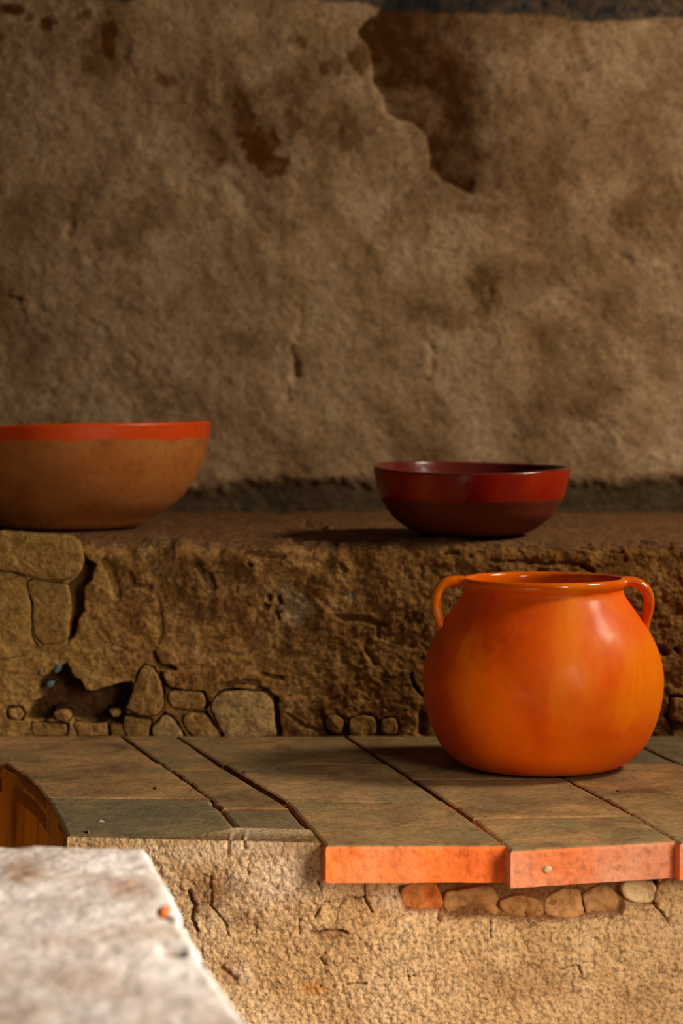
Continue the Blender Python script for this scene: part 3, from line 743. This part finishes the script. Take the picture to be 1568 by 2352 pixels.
def glaze(name, dark, mid, light, yellow, rough=(0.18, 0.45), spec=0.5, coat=0.0, big=4.0):
    t = NT(name)
    a = t.noise(big, 5, 0.55, 0.6)
    c = t.ramp(a, [(0.30, dark), (0.50, mid), (0.70, light)])
    y = t.ramp(t.noise(5.5, 4, 0.55, 0.8, stretch=(1.4, 1.4, 0.55)), [(0.50, G(0)), (0.68, G(0.85))])
    c = t.mix(y, c, yellow)
    sp = t.ramp(t.noise(110, 2, 0.5), [(0.18, G(0.75)), (0.30, G(1)), (0.8, G(1.04))])
    c = t.mix(1.0, c, sp, 'MULTIPLY')
    r = t.ramp(t.noise(7, 5, 0.6), [(0.35, G(rough[0])), (0.65, G(rough[1]))])
    t.bump([(t.noise(9, 3, 0.5), 0.006, 0.35), (t.noise(70, 3, 0.6), 0.0012, 0.35)])
    m = t.done(c, r, spec)
    t.b.inputs['Coat Weight'].default_value = coat; t.b.inputs['Coat Roughness'].default_value = 0.17
    t.b.inputs['Coat Tint'].default_value = (1.0, 0.62, 0.22, 1)
    return m
M['pot'] = glaze('orange_glaze', srgb(208, 62, 0), srgb(246, 102, 0), srgb(253, 120, 2), srgb(255, 138, 4), (0.38, 0.6), spec=0.16, coat=0.07)
M['pot_rim'] = glaze('orange_glaze_thick', srgb(222, 82, 0), srgb(240, 102, 2), srgb(248, 120, 6), srgb(252, 138, 10), (0.08, 0.16))
M['pot_in'] = glaze('orange_glaze_inside', srgb(206, 84, 0), srgb(226, 104, 4), srgb(240, 118, 8), srgb(246, 134, 10), (0.1, 0.25))

def build_pot():
    d = 3.69
    base = on_z(1246.5, 985 + (CZ - ZT) * F / d, ZT)
    c = (base[0], d, ZT + 0.003)
    root = thing('clay_pot', c, 'round glossy orange two-handled clay pot standing on the tiled hearth', 'pot')
    outer = [(0.0, 0.004), (0.06, 0.002), (0.115, 0.0), (0.142, 0.004), (0.166, 0.018), (0.187, 0.040), (0.204, 0.072), (0.216, 0.110), (0.2215, 0.155), (0.2185, 0.190), (0.209, 0.222), (0.195, 0.250), (0.176, 0.278), (0.158, 0.303), (0.1475, 0.320), (0.1462, 0.330)]
    def warp(V):
        a = np.arctan2(V[:, 1], V[:, 0])
        w = V.copy(); k = 1 + 0.006 * np.sin(2 * a + 0.7) + 0.004 * np.sin(3 * a + 2) * np.clip(V[:, 2] / 0.35, 0, 1)
        k = k + 0.006 * fbm(V, 6, 2, 9)
        w[:, 0] *= k; w[:, 1] *= k
        return w
    op = [tuple(p) for p in catmull(outer, 5)]
    inner = [(0.1395, 0.330), (0.141, 0.320), (0.151, 0.302), (0.169, 0.276), (0.188, 0.248), (0.202, 0.220), (0.2115, 0.188), (0.214, 0.155), (0.209, 0.112), (0.196, 0.075), (0.178, 0.045), (0.15, 0.022), (0.10, 0.012), (0.0, 0.010)]
    V, Fc = lathe(close(op), 112, c, warp)
    mk('body', V, Fc, M['pot'], root)
    V, Fc = lathe(close([tuple(p) for p in catmull(inner, 4)]), 112, c, warp)
    mk('inside', V, Fc, M['pot_in'], root)
    lip = [(0.1460, 0.328), (0.1500, 0.3325), (0.1530, 0.3385), (0.1525, 0.3445), (0.1490, 0.3485), (0.1440, 0.3490), (0.1400, 0.3450), (0.1388, 0.3380), (0.1395, 0.330)]
    V, Fc = lathe([tuple(p) for p in catmull(lip, 4)], 112, c, warp)
    mk('rim', V, Fc, M['pot_rim'], root)
    for sgn, pts in ((-1, [(1072, 1336), (1050, 1334), (1028, 1337), (1010, 1350), (1002, 1372), (1002, 1395), (1007, 1418), (1014, 1440), (1026, 1462)]),
                     (1, [(1424, 1338), (1446, 1336), (1466, 1341), (1483, 1355), (1490, 1375), (1489, 1398), (1483, 1420), (1478, 1440), (1474, 1462)])):
        P = catmull([on_y(x, y, d - 0.012) for x, y in pts], 6)
        n = 16; V = []
        for i in range(len(P)):
            tq = P[min(i + 1, len(P) - 1)] - P[max(i - 1, 0)]; tq /= np.linalg.norm(tq)
            s1 = np.array((0, 1, 0)); s2 = np.cross(tq, s1); s2 /= np.linalg.norm(s2)
            f = i / (len(P) - 1)
            flare = 1 + 0.55 * max(0, (0.12 - f) / 0.12) + 0.30 * max(0, (f - 0.82) / 0.18)
            ra, rb = 0.0150 * flare, 0.0098 * (1 + 0.2 * (flare - 1))
            for k in range(n):
                a = 2 * math.pi * k / n
                V.append(P[i] + s1 * ra * math.cos(a) + s2 * rb * math.sin(a))
        m = len(P)
        Fc = [(i * n + k, i * n + (k + 1) % n, (i + 1) * n + (k + 1) % n, (i + 1) * n + k) for i in range(m - 1) for k in range(n)]
        Fc += [tuple(range(n - 1, -1, -1)), tuple(range((m - 1) * n, m * n))]
        mk('handle', V, [f[::-1] for f in Fc], M['pot_rim'], root)
build_pot()

# bowls
t = NT('bare_tan_clay')
c = t.ramp(t.noise(7, 5, 0.6, 0.4), [(0.3, srgb(150, 84, 30)), (0.5, srgb(178, 104, 42)), (0.72, srgb(182, 116, 58))])
spk = t.ramp(t.noise(60, 3, 0.6), [(0.3, G(0.75)), (0.45, G(1)), (0.8, G(1.06))])
c = t.mix(1.0, c, spk, 'MULTIPLY')
t.bump([(t.noise(30, 4, 0.6), 0.003, 0.4)])
M['bowl_tan'] = t.done(c, 0.75, 0.3)
M['bowl_orange'] = glaze('orange_red_slip', srgb(186, 50, 2), srgb(212, 66, 4), srgb(222, 80, 8), srgb(216, 76, 8), (0.3, 0.45), spec=0.3)
M['bowl_red'] = glaze('dark_red_glaze', srgb(130, 14, 2), srgb(160, 26, 4), srgb(172, 36, 8), srgb(180, 46, 10), (0.14, 0.28))
M['bowl_rim'] = glaze('maroon_glaze', srgb(84, 22, 22), srgb(104, 34, 30), srgb(116, 40, 36), srgb(110, 36, 30), (0.12, 0.25))
M['bowl_brown'] = glaze('matt_brown_red_clay', srgb(98, 34, 10), srgb(116, 46, 14), srgb(122, 54, 20), srgb(122, 56, 22), (0.5, 0.7))

def split_bowl(root, c, outer, inner, bands, seg, warp, rim_mat, in_mat, sub=6, jit=0.002):
    """bands: list of (name, z0, z1, material, label) along the outer wall"""
    op = catmull(outer, sub)
    zmax = op[-1][1]; kz = np.argmin(op[:, 1]); oz = op[kz:]
    ang = np.linspace(0, 2 * math.pi, seg, endpoint=False)
    wob = jit * fbm(np.c_[np.cos(ang) * 2, np.sin(ang) * 2, np.zeros(seg)], 2.6, 4, 77, 0.6)
    for nm, z0, z1, mat, lab in bands:
        lo, hi = z0 > 0, z1 < zmax - 1e-4          # hand-painted, wavering borders
        sel = [tuple(p) for i_, p in enumerate(op) if (not lo or (p[1] > z0 + jit * 1.2 and i_ >= kz)) and (not hi or p[1] < z1 - jit * 1.2)]
        if lo: sel = [(1.0, z0)] + sel
        if hi: sel = sel + [(1.0, z1)]
        V, Fc = lathe(close(sel), seg, (0, 0, 0))
        for flag, row, zb in ((lo, 0, z0), (hi, len(sel) - 1, z1)):
            if flag:
                z_ = zb + wob; r_ = np.interp(z_, oz[:, 1], oz[:, 0])
                V[row * seg:(row + 1) * seg] = np.c_[r_ * np.cos(ang), r_ * np.sin(ang), z_]
        V = warp(V) + np.array(c)
        o = mk(nm, V, Fc, mat, root)
        if lab: o['label'] = lab
    ip = [tuple(p) for p in catmull(inner, sub)]
    V, Fc = lathe(close(ip), seg, c, warp)
    mk('inside', V, Fc, in_mat, root)
    r0, h0 = outer[-1]; r1, h1 = inner[0]
    m = (r0 + r1) / 2; k = (r0 - r1) / 2
    arc = [(m + k * math.cos(a), h0 + (h1 - h0) * (1 - math.cos(a)) / 2 + k * 0.9 * math.sin(a)) for a in np.linspace(0, math.pi, 9)]
    V, Fc = lathe(arc, seg, c, warp)
    mk('rim', V, Fc, rim_mat, root)

def build_bowls():
    # large tan bowl at the left edge of the picture
    d = 4.55; s = F / d
    c = np.array((on_y(150, 1000, d)[0], d, ZL + 0.004))
    root = thing('clay_bowl', c, 'large tan clay bowl with an orange-red painted rim on the ledge', 'bowl')
    H = 0.228
    def prof(px): return px / s
    outer = [(0.0, 0.006), (0.10, 0.002), (0.150, 0.0), (0.176, 0.006), (prof(205), 0.024), (prof(237), 0.044), (prof(264), 0.066), (prof(290), 0.097), (prof(308), 0.128), (prof(321), 0.158), (prof(330), 0.195), (prof(333), H - 0.004)]
    inner = [(prof(333) - 0.014, H - 0.004), (prof(330) - 0.016, 0.195), (prof(308) - 0.016, 0.132), (prof(264) - 0.016, 0.074), (prof(205) - 0.012, 0.038), (0.12, 0.018), (0.0, 0.014)]
    def warp(V):
        w = V.copy(); t = np.clip(V[:, 2] / H, 0, 1)
        w[:, 2] += 0.011 * t ** 3 * V[:, 0] / 0.33 + 0.0015 * t * np.sin(3 * np.arctan2(V[:, 1], V[:, 0]))
        return w
    split_bowl(root, c, outer, inner, [('body', 0.0, 0.196, M['bowl_tan'], None), ('painted_band', 0.196, H - 0.004, M['bowl_orange'], 'orange-red painted band')], 120, warp, M['bowl_orange'], M['bowl_orange'], jit=0.009)
    # smaller dark red bowl
    d = 4.25; s = F / d
    c = np.array((on_y(1083, 1080, d)[0], d, ZL + 0.003))
    root = thing('clay_bowl', c, 'shallow dark red glazed bowl with maroon rim on the ledge above the orange pot', 'bowl')
    H = 0.143
    k = lambda p: p / s
    outer = [(0.0, 0.004), (0.08, 0.001), (k(112), 0.0), (k(132), 0.005), (k(158), 0.019), (k(184), 0.040), (k(200), 0.062), (k(211), 0.080), (k(221), 0.116), (k(226), H - 0.004)]
    inner = [(k(226) - 0.010, H - 0.004), (k(220) - 0.011, 0.116), (k(208) - 0.012, 0.082), (k(180) - 0.012, 0.045), (k(150) - 0.01, 0.026), (0.08, 0.014), (0.0, 0.012)]
    def warp2(V):
        w = V.copy(); t = np.clip(V[:, 2] / H, 0, 1) ** 2; a = np.arctan2(V[:, 1], V[:, 0])
        w[:, 2] += t * (0.0085 * (V[:, 1] / 0.21) - 0.0015 * V[:, 0] / 0.21 + 0.0028 * np.sin(2 * a + 2.4))
        return w
    split_bowl(root, c, outer, inner, [('body', 0.0, 0.078, M['bowl_brown'], 'matt brown-red lower body'), ('glazed_band', 0.078, H - 0.004, M['bowl_red'], 'glossy red band')], 120, warp2, M['bowl_rim'], M['bowl_rim'])
build_bowls()

for o in bpy.data.objects:
    if '_o' in o: del o['_o']
